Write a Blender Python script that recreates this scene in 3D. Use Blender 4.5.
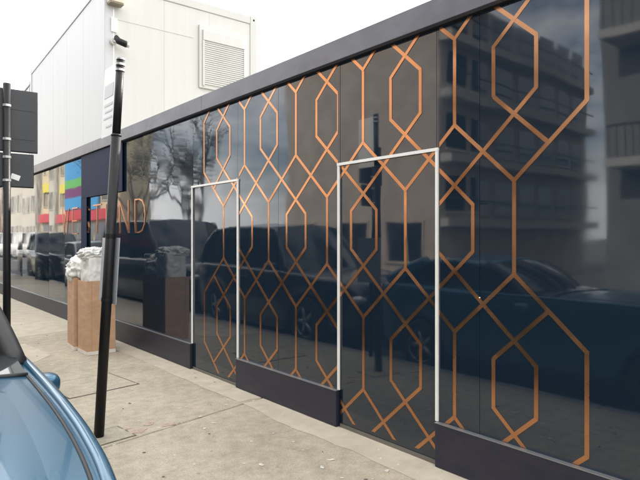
import bpy, bmesh, math, random
from mathutils import Vector, Matrix, noise
random.seed(7)
scene = bpy.context.scene
C = scene.collection
for o in list(bpy.data.objects):
    bpy.data.objects.remove(o)
R = math.radians

# ------------------------------------------------------------------ camera, sky, sun, exposure
# world axes: +Y runs along the hoarding away from the camera, +X points to the hoarding, pavement top is z = 0
cam_d = bpy.data.cameras.new('camera'); cam = bpy.data.objects.new('camera', cam_d); C.objects.link(cam)
cam.location = (0, 0, 1.5); cam.rotation_euler = (R(90), 0, -math.atan2(460, 540))
cam_d.sensor_width = 36; cam_d.lens = 540 / 640 * 36; cam_d.shift_y = -2 / 640
cam_d.clip_start = 0.05; cam_d.clip_end = 2000
scene.camera = cam
SUN_EL, SUN_AZ = R(34), R(-3)      # azimuth from +X towards +Y: the sun stands behind the hoarding, which shades the pavement
sun_dir = Vector((math.cos(SUN_EL) * math.cos(SUN_AZ), math.cos(SUN_EL) * math.sin(SUN_AZ), math.sin(SUN_EL)))
w = bpy.data.worlds.new('World'); scene.world = w; w.use_nodes = True
nt = w.node_tree; N = nt.nodes; LK = nt.links
bg = N['Background']
sky = N.new('ShaderNodeTexSky'); sky.sky_type = 'NISHITA'; sky.sun_disc = False
sky.sun_elevation = SUN_EL; sky.sun_rotation = math.pi / 2 - SUN_AZ
sky.air_density = 1.0; sky.dust_density = 1.0
tc = N.new('ShaderNodeTexCoord'); mp = N.new('ShaderNodeMapping'); mp.inputs['Scale'].default_value = (1, 1, 2.2)
mp.inputs['Location'].default_value = (0.9, 0.55, 0.75)
cn = N.new('ShaderNodeTexNoise'); cn.inputs['Scale'].default_value = 2.6; cn.inputs['Detail'].default_value = 8; cn.inputs['Roughness'].default_value = .58
cr = N.new('ShaderNodeValToRGB'); cr.color_ramp.elements[0].position = .33; cr.color_ramp.elements[1].position = .52
mx = N.new('ShaderNodeMix'); mx.data_type = 'RGBA'
cw = N.new('ShaderNodeMix'); cw.data_type = 'RGBA'
cw.inputs['A'].default_value = (11.5, 11.6, 11.8, 1); cw.inputs['B'].default_value = (16.5, 16.3, 16.0, 1)
cn2 = N.new('ShaderNodeTexNoise'); cn2.inputs['Scale'].default_value = 5; cn2.inputs['Detail'].default_value = 6
LK.new(tc.outputs['Generated'], mp.inputs['Vector']); LK.new(mp.outputs[0], cn.inputs['Vector']); LK.new(mp.outputs[0], cn2.inputs['Vector'])
LK.new(cn.outputs['Fac'], cr.inputs['Fac']); LK.new(cr.outputs['Color'], mx.inputs['Factor'])
LK.new(cn2.outputs['Fac'], cw.inputs['Factor'])
LK.new(sky.outputs['Color'], mx.inputs['A']); LK.new(cw.outputs['Result'], mx.inputs['B'])
LK.new(mx.outputs['Result'], bg.inputs['Color']); bg.inputs['Strength'].default_value = .1
sd = bpy.data.lights.new('sun', 'SUN'); sd.energy = 3.4; sd.angle = R(1.0); sd.color = (1, .93, .82)
so = bpy.data.objects.new('sun', sd); C.objects.link(so); so.rotation_euler = sun_dir.to_track_quat('Z', 'Y').to_euler()
so.location = (0, 0, 30)
vs = scene.view_settings; vs.view_transform = 'Standard'; vs.look = 'None'; vs.exposure = 1.3; vs.gamma = 1; vs.use_curve_mapping = False
scene.render.resolution_x = 1024; scene.render.resolution_y = 768

# ------------------------------------------------------------------ helpers
MATS = {}
def mat(name, col, rough=.6, metal=0, coat=0, var=0, vscale=6, bump=0, bscale=40, spec=.5, stretch=(1, 1, 1), col2=None, trans=0, coords='Object', alpha=1):
    if name in MATS: return MATS[name]
    m = bpy.data.materials.new(name); m.use_nodes = True; t = m.node_tree; b = t.nodes['Principled BSDF']
    b.inputs['Base Color'].default_value = (*col, 1); b.inputs['Roughness'].default_value = rough
    b.inputs['Metallic'].default_value = metal; b.inputs['Coat Weight'].default_value = coat; b.inputs['Coat Roughness'].default_value = .04
    b.inputs['Specular IOR Level'].default_value = spec; b.inputs['Transmission Weight'].default_value = trans
    if var or bump:
        tcn = t.nodes.new('ShaderNodeTexCoord'); mpn = t.nodes.new('ShaderNodeMapping'); mpn.inputs['Scale'].default_value = stretch
        t.links.new(tcn.outputs[coords], mpn.inputs['Vector'])
    if var:
        n = t.nodes.new('ShaderNodeTexNoise'); n.inputs['Scale'].default_value = vscale; n.inputs['Detail'].default_value = 7; n.inputs['Roughness'].default_value = .65
        t.links.new(mpn.outputs[0], n.inputs['Vector'])
        x = t.nodes.new('ShaderNodeMix'); x.data_type = 'RGBA'
        c2 = col2 or tuple(c * (1 - var) for c in col)
        x.inputs['A'].default_value = (*c2, 1); x.inputs['B'].default_value = (*[min(1, c * (1 + var * .4)) for c in col], 1)
        mr = t.nodes.new('ShaderNodeMapRange'); mr.inputs['From Min'].default_value = .3; mr.inputs['From Max'].default_value = .7
        t.links.new(n.outputs['Fac'], mr.inputs['Value']); t.links.new(mr.outputs[0], x.inputs['Factor'])
        t.links.new(x.outputs['Result'], b.inputs['Base Color'])
    if bump:
        n2 = t.nodes.new('ShaderNodeTexNoise'); n2.inputs['Scale'].default_value = bscale; n2.inputs['Detail'].default_value = 4
        t.links.new(mpn.outputs[0], n2.inputs['Vector'])
        bp = t.nodes.new('ShaderNodeBump'); bp.inputs['Strength'].default_value = bump; bp.inputs['Distance'].default_value = .01
        t.links.new(n2.outputs['Fac'], bp.inputs['Height']); t.links.new(bp.outputs[0], b.inputs['Normal'])
    MATS[name] = m
    return m

def obj(name, bm, m, parent=None, smooth=False, loc=None):
    me = bpy.data.meshes.new(name)
    bmesh.ops.recalc_face_normals(bm, faces=bm.faces)
    bm.to_mesh(me); bm.free()
    if m: me.materials.append(m)
    if smooth:
        for p in me.polygons: p.use_smooth = True
    o = bpy.data.objects.new(name, me); C.objects.link(o)
    if loc: o.location = loc
    if parent: o.parent = parent
    return o
def tag(o, label=None, cat=None, group=None, kind=None):
    if label: o['label'] = label
    if cat: o['category'] = cat
    if group: o['group'] = group
    if kind: o['kind'] = kind
    return o
def empty(name, loc, rz=0, label=None, cat=None, group=None):
    o = bpy.data.objects.new(name, None); C.objects.link(o); o.location = loc; o.rotation_euler = (0, 0, rz); o.empty_display_size = .1
    return tag(o, label, cat, group)
def bx(bm, x0, x1, y0, y1, z0, z1, bev=0):
    v = [bm.verts.new(p) for p in ((x0,y0,z0),(x1,y0,z0),(x1,y1,z0),(x0,y1,z0),(x0,y0,z1),(x1,y0,z1),(x1,y1,z1),(x0,y1,z1))]
    fs = [bm.faces.new([v[i] for i in q]) for q in ((0,3,2,1),(4,5,6,7),(0,1,5,4),(1,2,6,5),(2,3,7,6),(3,0,4,7))]
    if bev:
        es = set()
        for f in fs: es.update(f.edges)
        bmesh.ops.bevel(bm, geom=list(es), offset=bev, segments=2, affect='EDGES', profile=.5)
    return bm
def box(x0, x1, y0, y1, z0, z1, bev=0): return bx(bmesh.new(), x0, x1, y0, y1, z0, z1, bev)
def tube(bm, pts, r, n=12, caps=True):
    rings = []
    pts = [Vector(p) for p in pts]; rs = r if isinstance(r, (list, tuple)) else [r] * len(pts)
    for i, p in enumerate(pts):
        d = (pts[min(i + 1, len(pts) - 1)] - pts[max(i - 1, 0)]).normalized()
        u = d.cross(Vector((0, 0, 1)))
        if u.length < .05: u = d.cross(Vector((1, 0, 0)))
        u.normalize(); v = d.cross(u)
        rings.append([bm.verts.new(p + (u * math.cos(a) + v * math.sin(a)) * rs[i]) for a in [2 * math.pi * k / n for k in range(n)]])
    for a, b in zip(rings, rings[1:]):
        for k in range(n): bm.faces.new((a[k], a[(k + 1) % n], b[(k + 1) % n], b[k]))
    if caps: bm.faces.new(rings[0]); bm.faces.new(rings[-1])
    return bm
def grid(bm, rows):
    vs_ = [[bm.verts.new(p) for p in r] for r in rows]
    for a, b in zip(vs_, vs_[1:]):
        for k in range(len(a) - 1): bm.faces.new((a[k], a[k + 1], b[k + 1], b[k]))
    return vs_
def solid(bm, t):
    bmesh.ops.recalc_face_normals(bm, faces=bm.faces)
    bmesh.ops.solidify(bm, geom=list(bm.faces), thickness=t)
    return bm
def lerp_list(L, y):
    if y <= L[0][0]: return L[0][1]
    for (a, va), (b, vb) in zip(L, L[1:]):
        if y <= b:
            t = (y - a) / (b - a); t = t * t * (3 - 2 * t) * .5 + t * .5
            return va + (vb - va) * t
    return L[-1][1]

# ------------------------------------------------------------------ materials
def pavement_mat():
    m = mat('pavement_concrete', (.475, .415, .315), .85, var=.22, vscale=1.1, coords='Object')
    t = m.node_tree; b = t.nodes['Principled BSDF']
    src = b.inputs['Base Color'].links[0].from_socket
    tcn = t.nodes.new('ShaderNodeTexCoord')
    f = t.nodes.new('ShaderNodeTexNoise'); f.inputs['Scale'].default_value = 75; f.inputs['Detail'].default_value = 8; f.inputs['Roughness'].default_value = .75
    g = t.nodes.new('ShaderNodeTexNoise'); g.inputs['Scale'].default_value = 9; g.inputs['Detail'].default_value = 9; g.inputs['Roughness'].default_value = .7
    for n in (f, g): t.links.new(tcn.outputs['Object'], n.inputs['Vector'])
    r = t.nodes.new('ShaderNodeMapRange'); r.inputs['From Min'].default_value = .3; r.inputs['From Max'].default_value = .7; r.inputs['To Min'].default_value = .68; r.inputs['To Max'].default_value = 1.24
    t.links.new(f.outputs['Fac'], r.inputs['Value'])
    r2 = t.nodes.new('ShaderNodeMapRange'); r2.inputs['From Min'].default_value = .28; r2.inputs['From Max'].default_value = .66; r2.inputs['To Min'].default_value = .72; r2.inputs['To Max'].default_value = 1.1
    t.links.new(g.outputs['Fac'], r2.inputs['Value'])
    mul = t.nodes.new('ShaderNodeMath'); mul.operation = 'MULTIPLY'; t.links.new(r.outputs[0], mul.inputs[0]); t.links.new(r2.outputs[0], mul.inputs[1])
    # small dark flecks and pale worn spots
    v = t.nodes.new('ShaderNodeTexVoronoi'); v.inputs['Scale'].default_value = 5.5; v.inputs['Randomness'].default_value = 1
    t.links.new(tcn.outputs['Object'], v.inputs['Vector'])
    vr = t.nodes.new('ShaderNodeMapRange'); vr.inputs['From Min'].default_value = .05; vr.inputs['From Max'].default_value = .09; vr.inputs['To Min'].default_value = .72; vr.inputs['To Max'].default_value = 1
    t.links.new(v.outputs['Distance'], vr.inputs['Value'])
    mul2 = t.nodes.new('ShaderNodeMath'); mul2.operation = 'MULTIPLY'; t.links.new(mul.outputs[0], mul2.inputs[0]); t.links.new(vr.outputs[0], mul2.inputs[1])
    vm = t.nodes.new('ShaderNodeVectorMath'); vm.operation = 'SCALE'; t.links.new(src, vm.inputs[0]); t.links.new(mul2.outputs[0], vm.inputs['Scale'])
    t.links.new(vm.outputs[0], b.inputs['Base Color'])
    bp = t.nodes.new('ShaderNodeBump'); bp.inputs['Strength'].default_value = .35; bp.inputs['Distance'].default_value = .004
    t.links.new(f.outputs['Fac'], bp.inputs['Height']); t.links.new(bp.outputs[0], b.inputs['Normal'])
    return m
M_PAVE = pavement_mat()
M_PAVE_L = mat('pale_concrete', (.52, .46, .36), .85, var=.2, vscale=5, bump=.2, bscale=120)
M_PATCH = mat('cement_patch', (.40, .36, .285), .9, var=.35, vscale=12, bump=.3, bscale=90)
M_JOINT = mat('joint_filler', (.09, .08, .065), .95, var=.4, vscale=14)
M_MOSS = mat('joint_moss', (.09, .10, .045), .95, var=.5, vscale=30)
M_ASPH = mat('asphalt', (.085, .085, .087), .85, var=.3, vscale=2.5, bump=.4, bscale=220)
M_KERB = mat('granite_kerb', (.30, .29, .28), .75, var=.3, vscale=18, bump=.2, bscale=100)
M_GUM = mat('gum', (.60, .57, .50), .8, var=.2, vscale=20)
M_GUMD = mat('dark_gum', (.12, .11, .095), .85)
M_PINK = mat('faded_spray', (.45, .345, .265), .9, var=.3, vscale=30)

def gloss_mat(name, col, k, sc, rough=.03, metal=0):
    """dark gloss laminate: flat sheets that ripple a little between their fixings"""
    m = bpy.data.materials.new(name); m.use_nodes = True; t = m.node_tree; b = t.nodes['Principled BSDF']
    b.inputs['Base Color'].default_value = (*col, 1); b.inputs['Roughness'].default_value = rough; b.inputs['IOR'].default_value = 1.7; b.inputs['Metallic'].default_value = metal
    tcn = t.nodes.new('ShaderNodeTexCoord'); mpn = t.nodes.new('ShaderNodeMapping'); mpn.inputs['Scale'].default_value = sc
    n = t.nodes.new('ShaderNodeTexNoise'); n.inputs['Scale'].default_value = 1; n.inputs['Detail'].default_value = 1.5
    bp = t.nodes.new('ShaderNodeBump'); bp.inputs['Strength'].default_value = 1; bp.inputs['Distance'].default_value = k
    t.links.new(tcn.outputs['Object'], mpn.inputs['Vector']); t.links.new(mpn.outputs[0], n.inputs['Vector'])
    t.links.new(n.outputs['Fac'], bp.inputs['Height']); t.links.new(bp.outputs[0], b.inputs['Normal'])
    # dust and wiping marks in the gloss
    d = t.nodes.new('ShaderNodeTexNoise'); d.inputs['Scale'].default_value = 3.5; d.inputs['Detail'].default_value = 8
    t.links.new(tcn.outputs['Object'], d.inputs['Vector'])
    mr = t.nodes.new('ShaderNodeMapRange'); mr.inputs['From Min'].default_value = .35; mr.inputs['From Max'].default_value = .75
    mr.inputs['To Min'].default_value = rough * .7; mr.inputs['To Max'].default_value = rough * 2.2
    t.links.new(d.outputs['Fac'], mr.inputs['Value']); t.links.new(mr.outputs[0], b.inputs['Roughness'])
    return m
M_GLOSS = gloss_mat('navy_gloss_laminate', (.009, .019, .033), .0035, (1, 1.6, .9))
M_GLOSSFAR = gloss_mat('navy_gloss_laminate_wavy', (.009, .019, .033), .003, (1, 1.0, .8))
M_COPPER = gloss_mat('copper_vinyl', (.52, .25, .122), .0035, (1, 1.6, .9), .17, .92)
M_NAVY = mat('navy_satin_paint', (.012, .013, .030), .42, var=.25, vscale=5, col2=(.026, .026, .040), stretch=(1, 1, 2.5), bump=.05, bscale=60)
M_CAP = mat('navy_cap_sky_lit', (.125, .127, .155), .38, var=.3, vscale=5, stretch=(4, .6, 1))  # navy paint like the plinth, colour lightened for sky light on the cap
M_TRIM = mat('white_trim', (.85, .84, .81), .45, var=.08, vscale=8)
M_GAP_SHADE = mat('dark_gap_and_shade', (.006, .006, .008), .9)
M_CAB_LIT = mat('cabin_paint_warm_lit', (.545, .548, .515), .45, var=.05, vscale=2.5, stretch=(3, 3, .22))  # cabin end wall: warm light put into the colour
M_CAB_SHADE = mat('cabin_paint_cool_shade', (.50, .515, .52), .45, var=.04, vscale=2.5, stretch=(3, 3, .22))  # same cabin walls on the street side: cool shade put into the colour
M_CABF = mat('cabin_frame_paint', (.52, .52, .485), .45, var=.06, vscale=3)
M_BLACK = mat('black_pole_paint', (.010, .010, .011), .45, spec=.3, var=.4, vscale=25, bump=.12, bscale=70)
M_SIGNBACK = mat('sign_back_grey', (.045, .047, .05), .55, var=.15, vscale=7)
M_CLAMP = mat('galvanised_clamp', (.5, .5, .5), .4, metal=.8, var=.2, vscale=30)
M_WHITE = mat('sign_white', (.8, .8, .78), .4, var=.06, vscale=12)
M_GREYTXT = mat('sign_grey_print', (.60, .61, .63), .5)
M_CARD = mat('cardboard', (.56, .35, .215), .8, var=.2, vscale=4, stretch=(1, 1, 3), bump=.08, bscale=60)
M_TAPE = mat('white_tape', (.78, .72, .66), .5, var=.12, vscale=14)
M_BAG = mat('white_plastic', (.80, .80, .76), .38, var=.06, vscale=9, spec=.4)
M_GLASS = mat('car_glass', (.012, .015, .018), .03, spec=.6)
M_TYRE = mat('tyre', (.018, .018, .018), .8)
M_RIM = mat('alloy_rim', (.45, .46, .47), .3, metal=.9)
M_RED = mat('tail_lamp_red', (.45, .012, .015), .12, coat=1)
M_LAMP = mat('lamp_clear', (.6, .62, .64), .08, metal=.4, coat=1)
M_SEAL = mat('rubber_seal', (.01, .01, .011), .55)
M_FABRIC = mat('black_roof', (.014, .014, .015), .5, bump=.1, bscale=400)
M_BLUE = mat('ice_blue_metallic_paint', (.03, .115, .195), .24, metal=.4, coat=.4, var=.05, vscale=3)

# ------------------------------------------------------------------ ground, road, pavement
D = 2.90                 # x of the hoarding face
KERB = 0.82
bm = bmesh.new(); grid(bm, [[(-600, -600, -.135), (600, -600, -.135)], [(-600, 800, -.135), (600, 800, -.135)]])
tag(obj('ground', bm, mat('ground_gravel', (.2, .19, .17), .9, var=.3, vscale=.6)), kind='structure')
bm = bmesh.new(); grid(bm, [[(-7.2, -40, -.121), (KERB - .12, -40, -.121)], [(-7.2, 160, -.121), (KERB - .12, 160, -.121)]])
road = tag(obj('road', bm, M_ASPH), kind='structure')
for k in range(-6, 24):
    obj('lane_marking', box(-3.25, -3.15, k * 6.0, k * 6.0 + 2.2, -.1208, -.1165), mat('road_paint', (.6, .6, .57), .7, var=.3, vscale=10), road)
# pavement: large concrete bays with narrow joints, a bed below shows in the joints
pav = tag(obj('pavement', box(KERB, 6.2, -40, 160, -.134, -.02), M_JOINT), kind='structure')
TILT = .17                # the joints are not quite square to the hoarding
joints = [-11.2, -6.1, -1.0, 3.72, 8.85, 14.0, 19.1, 24.2, 29.3, 40, 60, 90, 160]
for a, b in zip(joints, joints[1:]):
    bm = bmesh.new(); g = .009
    x0, x1 = KERB + .004, 6.19
    ta, tb = (TILT if a < 30 else 0), (TILT if b < 30 else 0)
    p = [(x0, a + g + ta * x0), (x1, a + g + ta * x1), (x1, b - g + tb * x1), (x0, b - g + tb * x0)]
    lo = [bm.verts.new((*q, -.03)) for q in p]; hi = [bm.verts.new((*q, 0)) for q in p]
    top = bm.faces.new(hi)
    for k in range(4): bm.faces.new((lo[k], lo[(k + 1) % 4], hi[(k + 1) % 4], hi[k]))
    bmesh.ops.bevel(bm, geom=list(top.edges), offset=.006, segments=1, affect='EDGES')
    obj('paving_bay', bm, M_PAVE_L if a > 8 and a < 15 else M_PAVE, pav)
# kerb stones
kme = None
y = -8.0
for k in range(48):
    if kme is None:
        ko = obj('kerb_stone', box(-.125, -.004, .006, .908, -.13, .0, .012), M_KERB, pav); kme = ko.data
    else:
        ko = bpy.data.objects.new('kerb_stone', kme); C.objects.link(ko); ko.parent = pav
    ko.location = (KERB, y, -.001 - random.random() * .004); y += .914
bm = box(KERB - .125, KERB - .004, y, 160, -.13, -.002); obj('kerb_run', bm, M_KERB, pav)
# inspection cover (recessed frame + slab) and repair patches
def ground_pt(px, py, h=1.5):
    z = 540 * h / (py - 238.0); xr = (px - 320) / 540 * z
    return Vector((xr * .7612 + z * .6485, -xr * .6485 + z * .7612, 0))
def flat_poly(name, pts, z, t, m, parent):
    bm = bmesh.new()
    lo = [bm.verts.new((p[0], p[1], z - t)) for p in pts]; hi = [bm.verts.new((p[0], p[1], z)) for p in pts]
    bm.faces.new(hi)
    n = len(pts)
    for k in range(n): bm.faces.new((lo[k], lo[(k + 1) % n], hi[(k + 1) % n], hi[k]))
    return obj(name, bm, m, parent)
cv = [ground_pt(66, 383), ground_pt(91, 373), ground_pt(122, 388), ground_pt(84, 398)]
cc = sum(cv, Vector()) / 4
ux, uy = Vector((.99, .12, 0)), Vector((-.12, .99, 0))
def rect(c, a, b): return [c + ux * sx * a + uy * sy * b for sx, sy in ((-1, -1), (1, -1), (1, 1), (-1, 1))]
flat_poly('cover_frame', rect(cc, .36, .34), .0015, .004, M_JOINT, pav)
flat_poly('cover_slab', rect(cc, .342, .322), .0045, .004, M_PAVE, pav)
pc = ground_pt(104, 437)
flat_poly('patch_edge', rect(pc, .185, .155), .0015, .004, M_MOSS, pav)
flat_poly('cement_patch', rect(pc, .172, .142), .0045, .004, M_PATCH, pav)
a = ground_pt(10, 347); 
flat_poly('repair_bay', [ground_pt(-30, 372), ground_pt(-30, 345), ground_pt(25, 344), ground_pt(51, 355), ground_pt(36, 362)], .003, .004, M_PAVE_L, pav)
# paler concrete strip along the foot of the hoarding
def strip_edge(y): return 2.62 + .05 * noise.noise((y * 1.3, 0, 3)) + .03 * noise.noise((y * 6, 0, 9))
for a, b in zip(joints[2:6], joints[3:7]):
    ys = [a + .3 + (b - a - .05) * k / 40 for k in range(41)]
    ys = [yy + .17 * 2.7 - .25 for yy in ys]
    bm = bmesh.new(); grid(bm, [[(strip_edge(yy), yy, .002) for yy in ys], [(D + .3, yy, .002) for yy in ys]])
    obj('foot_strip', bm, M_PAVE_L, pav)
# chewing gum and scraps trodden into the concrete
def gum(nm, m, n, seed, rmin, rmax):
    rnd = random.Random(seed); bm = bmesh.new()
    for _ in range(n):
        x, yy = rnd.uniform(1.1, 2.85), 1.6 + 12 * rnd.random() ** 1.6; r = rnd.uniform(rmin, rmax); e = rnd.uniform(.6, 1.5); a0 = rnd.random() * 3
        k = 9; c = bm.verts.new((x, yy, .0056)); ring = []
        for q in range(k):
            a = 2 * math.pi * q / k; rr = r * rnd.uniform(.65, 1.2)
            dx, dy = math.cos(a) * rr * e, math.sin(a) * rr
            ring.append(bm.verts.new((x + dx * math.cos(a0) - dy * math.sin(a0), yy + dx * math.sin(a0) + dy * math.cos(a0), .0026)))
        for q in range(k): bm.faces.new((c, ring[q], ring[(q + 1) % k]))
    o = obj(nm, bm, m, pav); o['kind'] = 'stuff'; return o
gum('pale_gum_spots', M_GUM, 230, 3, .006, .018)
gum('dark_gum_spots', M_GUMD, 50, 5, .006, .016)
sp = ground_pt(138, 431)
for k, (dx, dy, r) in enumerate(((0, 0, .06), (.12, .1, .045), (.24, -.02, .05), (-.06, .1, .03))):
    pts = [(sp.x + dx + math.cos(q / 12 * 6.283) * r * random.uniform(.7, 1.5), sp.y + dy + math.sin(q / 12 * 6.283) * r * random.uniform(.5, 1)) for q in range(12)]
    flat_poly('spray_mark', pts, .0035, .003, M_PINK, pav)
# far pavement across the street
fp = tag(obj('pavement_opposite', box(-9.2, -7.2, -40, 160, -.134, 0), mat('paving_grey', (.3, .29, .27), .85, var=.25, vscale=2)), kind='structure')

# ------------------------------------------------------------------ hoarding
hoard = empty('site_hoarding', (D, 0, 0), 0, 'long glossy navy site hoarding with copper hexagon pattern and two doors', 'hoarding')
def onw(name, bm, m, parent=hoard, smooth=False):     # mesh given in local coordinates: x toward street is negative
    return obj(name, bm, m, parent, smooth)
DOORS = [(2.217, 3.158), (4.681, 5.642)]
CAPZ = 2.915
seams = [-7.2, -6.0, -4.8, -3.6, -2.42, -1.2, 0.0, .96, 1.89, DOORS[0][0]]
segs = list(zip(seams, seams[1:]))
segs += [(DOORS[0][1], 3.99), (3.99, DOORS[1][0])]
s2 = [DOORS[1][1], 7.08, 8.28, 9.52, 10.72, 11.86, 12.98, 14.2, 15.4, 16.6, 17.8, 19, 20.2, 21.4, 22.6, 23.8, 25, 26.2, 27.4, 28.6, 29.8, 31]
segs += list(zip(s2, s2[1:]))
rng = random.Random(21)
yaws = {7.08: .35, 8.28: -.25, 9.52: .55, 10.72: -.5, 11.86: .45, 12.98: -.35}
for a, b in segs:
    g = .0015
    bm = box(0, .018, -(b - a) / 2 + g, (b - a) / 2 - g, .0, CAPZ + .1)
    far = a > 5.7
    o = onw('gloss_panel', bm, M_GLOSSFAR if far else M_GLOSS)
    o.location = (.004 if far else 0, (a + b) / 2, 0)
    o.rotation_euler = (0, 0, R(yaws.get(a, rng.uniform(-.45, .45)) if far else rng.uniform(-.03, .03)))
for a, b in DOORS:      # panel above each door, then the leaf itself
    onw('gloss_panel', box(.001, .018, a + .002, b - .002, 2.082, CAPZ + .1), M_GLOSS)
    onw('backing', box(.03, .06, a - .05, b + .05, 0.0, 2.2), M_GAP_SHADE)
    d = onw('door', box(.004, .028, a + .006, b - .006, .035, 2.076), M_GLOSS)
    # white angle trim round the opening
    t = .019
    onw('door_trim', box(-.014, -.0005, a - t, a + .001, .296, 2.09), M_TRIM, d)
    onw('door_trim', box(-.014, -.0005, b - .001, b + t, .296, 2.09), M_TRIM, d)
    onw('door_trim', box(-.016, -.0005, a - t - .002, b + t + .002, 2.073, 2.094), M_TRIM, d)
    onw('threshold', box(-.004, .03, a, b, .004, .03), mat('threshold_bar', (.2, .19, .17), .5, metal=.5), d)
# cap board
for a, b in ((-7.2, -1.9), (-1.9, 1.72), (1.72, 5.34), (5.34, 8.96), (8.96, 12.6), (12.6, 16.2), (16.2, 23.5), (23.5, 31)):
    onw('cap_board', box(-.058, .12, a + .0015, b - .0015, 2.893, 3.057, .003), M_CAP)
onw('cap_shadow_strip', box(-.012, -.001, -7.2, 31, 2.884, 2.895), M_GAP_SHADE)  # solid near-black strip painted in for the shade line under the cap
# plinth boards between the doors
PL = [(-7.2, DOORS[0][0] - .012), (DOORS[0][1] + .012, DOORS[1][0] - .012), (DOORS[1][1] + .012, 31)]
for a, b in PL:
    onw('plinth_board', box(-.034, -.001, a, b, .004, .288, .003), M_NAVY)
    onw('plinth_bead', box(-.036, -.0015, a, b, .2885, .2935), mat('alu_bead', (.35, .36, .38), .35, metal=.7))
# matt navy rectangle and narrow strip set over the far panels
onw('navy_rectangle', box(-.03, -.018, 7.76, 9.64, 2.176, 2.883), mat('navy_matt', (.010, .017, .048), .6, spec=.12))
onw('navy_strip', box(-.028, -.018, 9.37, 9.66, .30, 2.174), mat('navy_matt', (.010, .017, .048), .6, spec=.12))

# copper pattern -------------------------------------------------------------
P, Y0 = .8270, 1.247
zA1, zA0, zB1, zB0, zC1, zC0 = [1.5 + (z_ - 1.5) * .98 for z_ in (2.800, 2.238, 1.842, 1.284, .888, .330)]
HW = .1348; K = (zA0 - zB1) / (P / 2); SW = .0245
def clip(poly, ax, val, keep_greater):
    out = []
    for i in range(len(poly)):
        p, q = poly[i], poly[(i + 1) % len(poly)]
        ip = (p[ax] >= val) == keep_greater; iq = (q[ax] >= val) == keep_greater
        if ip: out.append(p)
        if ip != iq:
            t = (val - p[ax]) / (q[ax] - p[ax]); out.append((p[0] + (q[0] - p[0]) * t, p[1] + (q[1] - p[1]) * t))
    return out
regions = [(-3, DOORS[0][0] - .024, .296), (DOORS[0][0] + .002, DOORS[0][1] - .002, .06), (DOORS[0][1] + .024, DOORS[1][0] - .024, .296), (DOORS[1][0] + .002, DOORS[1][1] - .002, .06), (DOORS[1][1] + .024, 9, .296)]
def stripe(p, q, name='copper_stripe', ext=.0, w=SW, clipz=True, base=-.0008):
    y0, z0 = p; y1, z1 = q
    dx, dz = y1 - y0, z1 - z0; l = math.hypot(dx, dz); dx /= l; dz /= l
    y0 -= dx * ext; z0 -= dz * ext; y1 += dx * ext; z1 += dz * ext
    nx, nz = -dz * w / 2, dx * w / 2
    poly = [(y0 + nx, z0 + nz), (y1 + nx, z1 + nz), (y1 - nx, z1 - nz), (y0 - nx, z0 - nz)]
    layer = base - (.0 if abs(dx) < .01 else (.0006 if dx * dz > 0 else .0012))
    for a, b, zl in (regions if clipz else [(-99, 99, -9)]):
        pl = clip(clip(poly, 0, a, True), 0, b, False)
        if clipz and pl: 
            if zl < .1:      # above the door the trim interrupts the stripe
                for lo, hi in ((.06, 2.072), (2.095, CAPZ - .02)):
                    p2 = clip(clip(pl, 1, lo, True), 1, hi, False) if pl else []
                    if len(p2) > 2: emit(name, p2, layer + (.004 if hi < 2.1 else 0))
                continue
            pl = clip(clip(pl, 1, zl, True), 1, CAPZ - .02, False)
        if len(pl) > 2: emit(name, pl, layer)
def emit(name, pl, x):
    if max(p[0] for p in pl) - min(p[0] for p in pl) < .004: return
    bm = bmesh.new()
    f = [bm.verts.new((x - .0006, a, b)) for a, b in pl]; r = [bm.verts.new((x + .0018, a, b)) for a, b in pl]
    bm.faces.new(f); n = len(pl)
    for k in range(n): bm.faces.new((f[k], f[(k + 1) % n], r[(k + 1) % n], r[k]))
    onw(name, bm, M_COPPER)
e = SW * .27
yL, yR = Y0 + 5 * P, Y0          # the pattern ends on a single line at both ends
def inside(y): return yR - 1e-4 <= y <= yL + 1e-4
for k in range(6):
    a = Y0 + k * P
    for z0, z1 in ((zA0, zA1), (zC0, zC1)): stripe((a, z0), (a, z1), ext=e * .3)
    for s in (-1, 1):
        if not inside(a + s * P / 2): continue
        stripe((a, zA0), (a + s * P / 2, zB1), ext=e)
        stripe((a, zC1), (a + s * P / 2, zB0), ext=e)
        stripe((a, zA1), (a + s * P / 2, zA1 + K * P / 2), ext=e)
        stripe((a, zC0), (a + s * P / 2, zC0 - K * P / 2), ext=e)
    if 1 <= k <= 4:
        for s in (-1, 1): stripe((a + s * HW, zB0 + K * HW), (a + s * HW, zB1 - K * HW), ext=e * .3)
for k in range(5):
    c = Y0 + (k + .5) * P
    stripe((c, zB0), (c, zB1), ext=e * .3)
    for z0, z1 in ((zA0, zA1), (zC0, zC1)):
        for s in (-1, 1): stripe((c + s * HW, z0 + K * HW), (c + s * HW, z1 - K * HW), ext=e * .3)
    for s in (-1, 1):
        edge = (k == 0 and s < 0) or (k == 4 and s > 0)
        far = P / 4 if edge else P / 2 + HW
        stripe((c - s * HW, zA0 + K * HW), (c + s * far, zA0 - K * far), ext=e if not edge else 0)
        stripe((c - s * HW, zC1 - K * HW), (c + s * far, zC1 + K * far), ext=e if not edge else 0)
        stripe((c - s * HW, zA1 - K * HW), (c + s * P / 4 * (1 if edge else 2), zA1 + K * P / 4 * (1 if edge else 2)), ext=e)
        stripe((c - s * HW, zC0 + K * HW), (c + s * P / 4 * (1 if edge else 2), zC0 - K * P / 4 * (1 if edge else 2)), ext=e)
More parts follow.
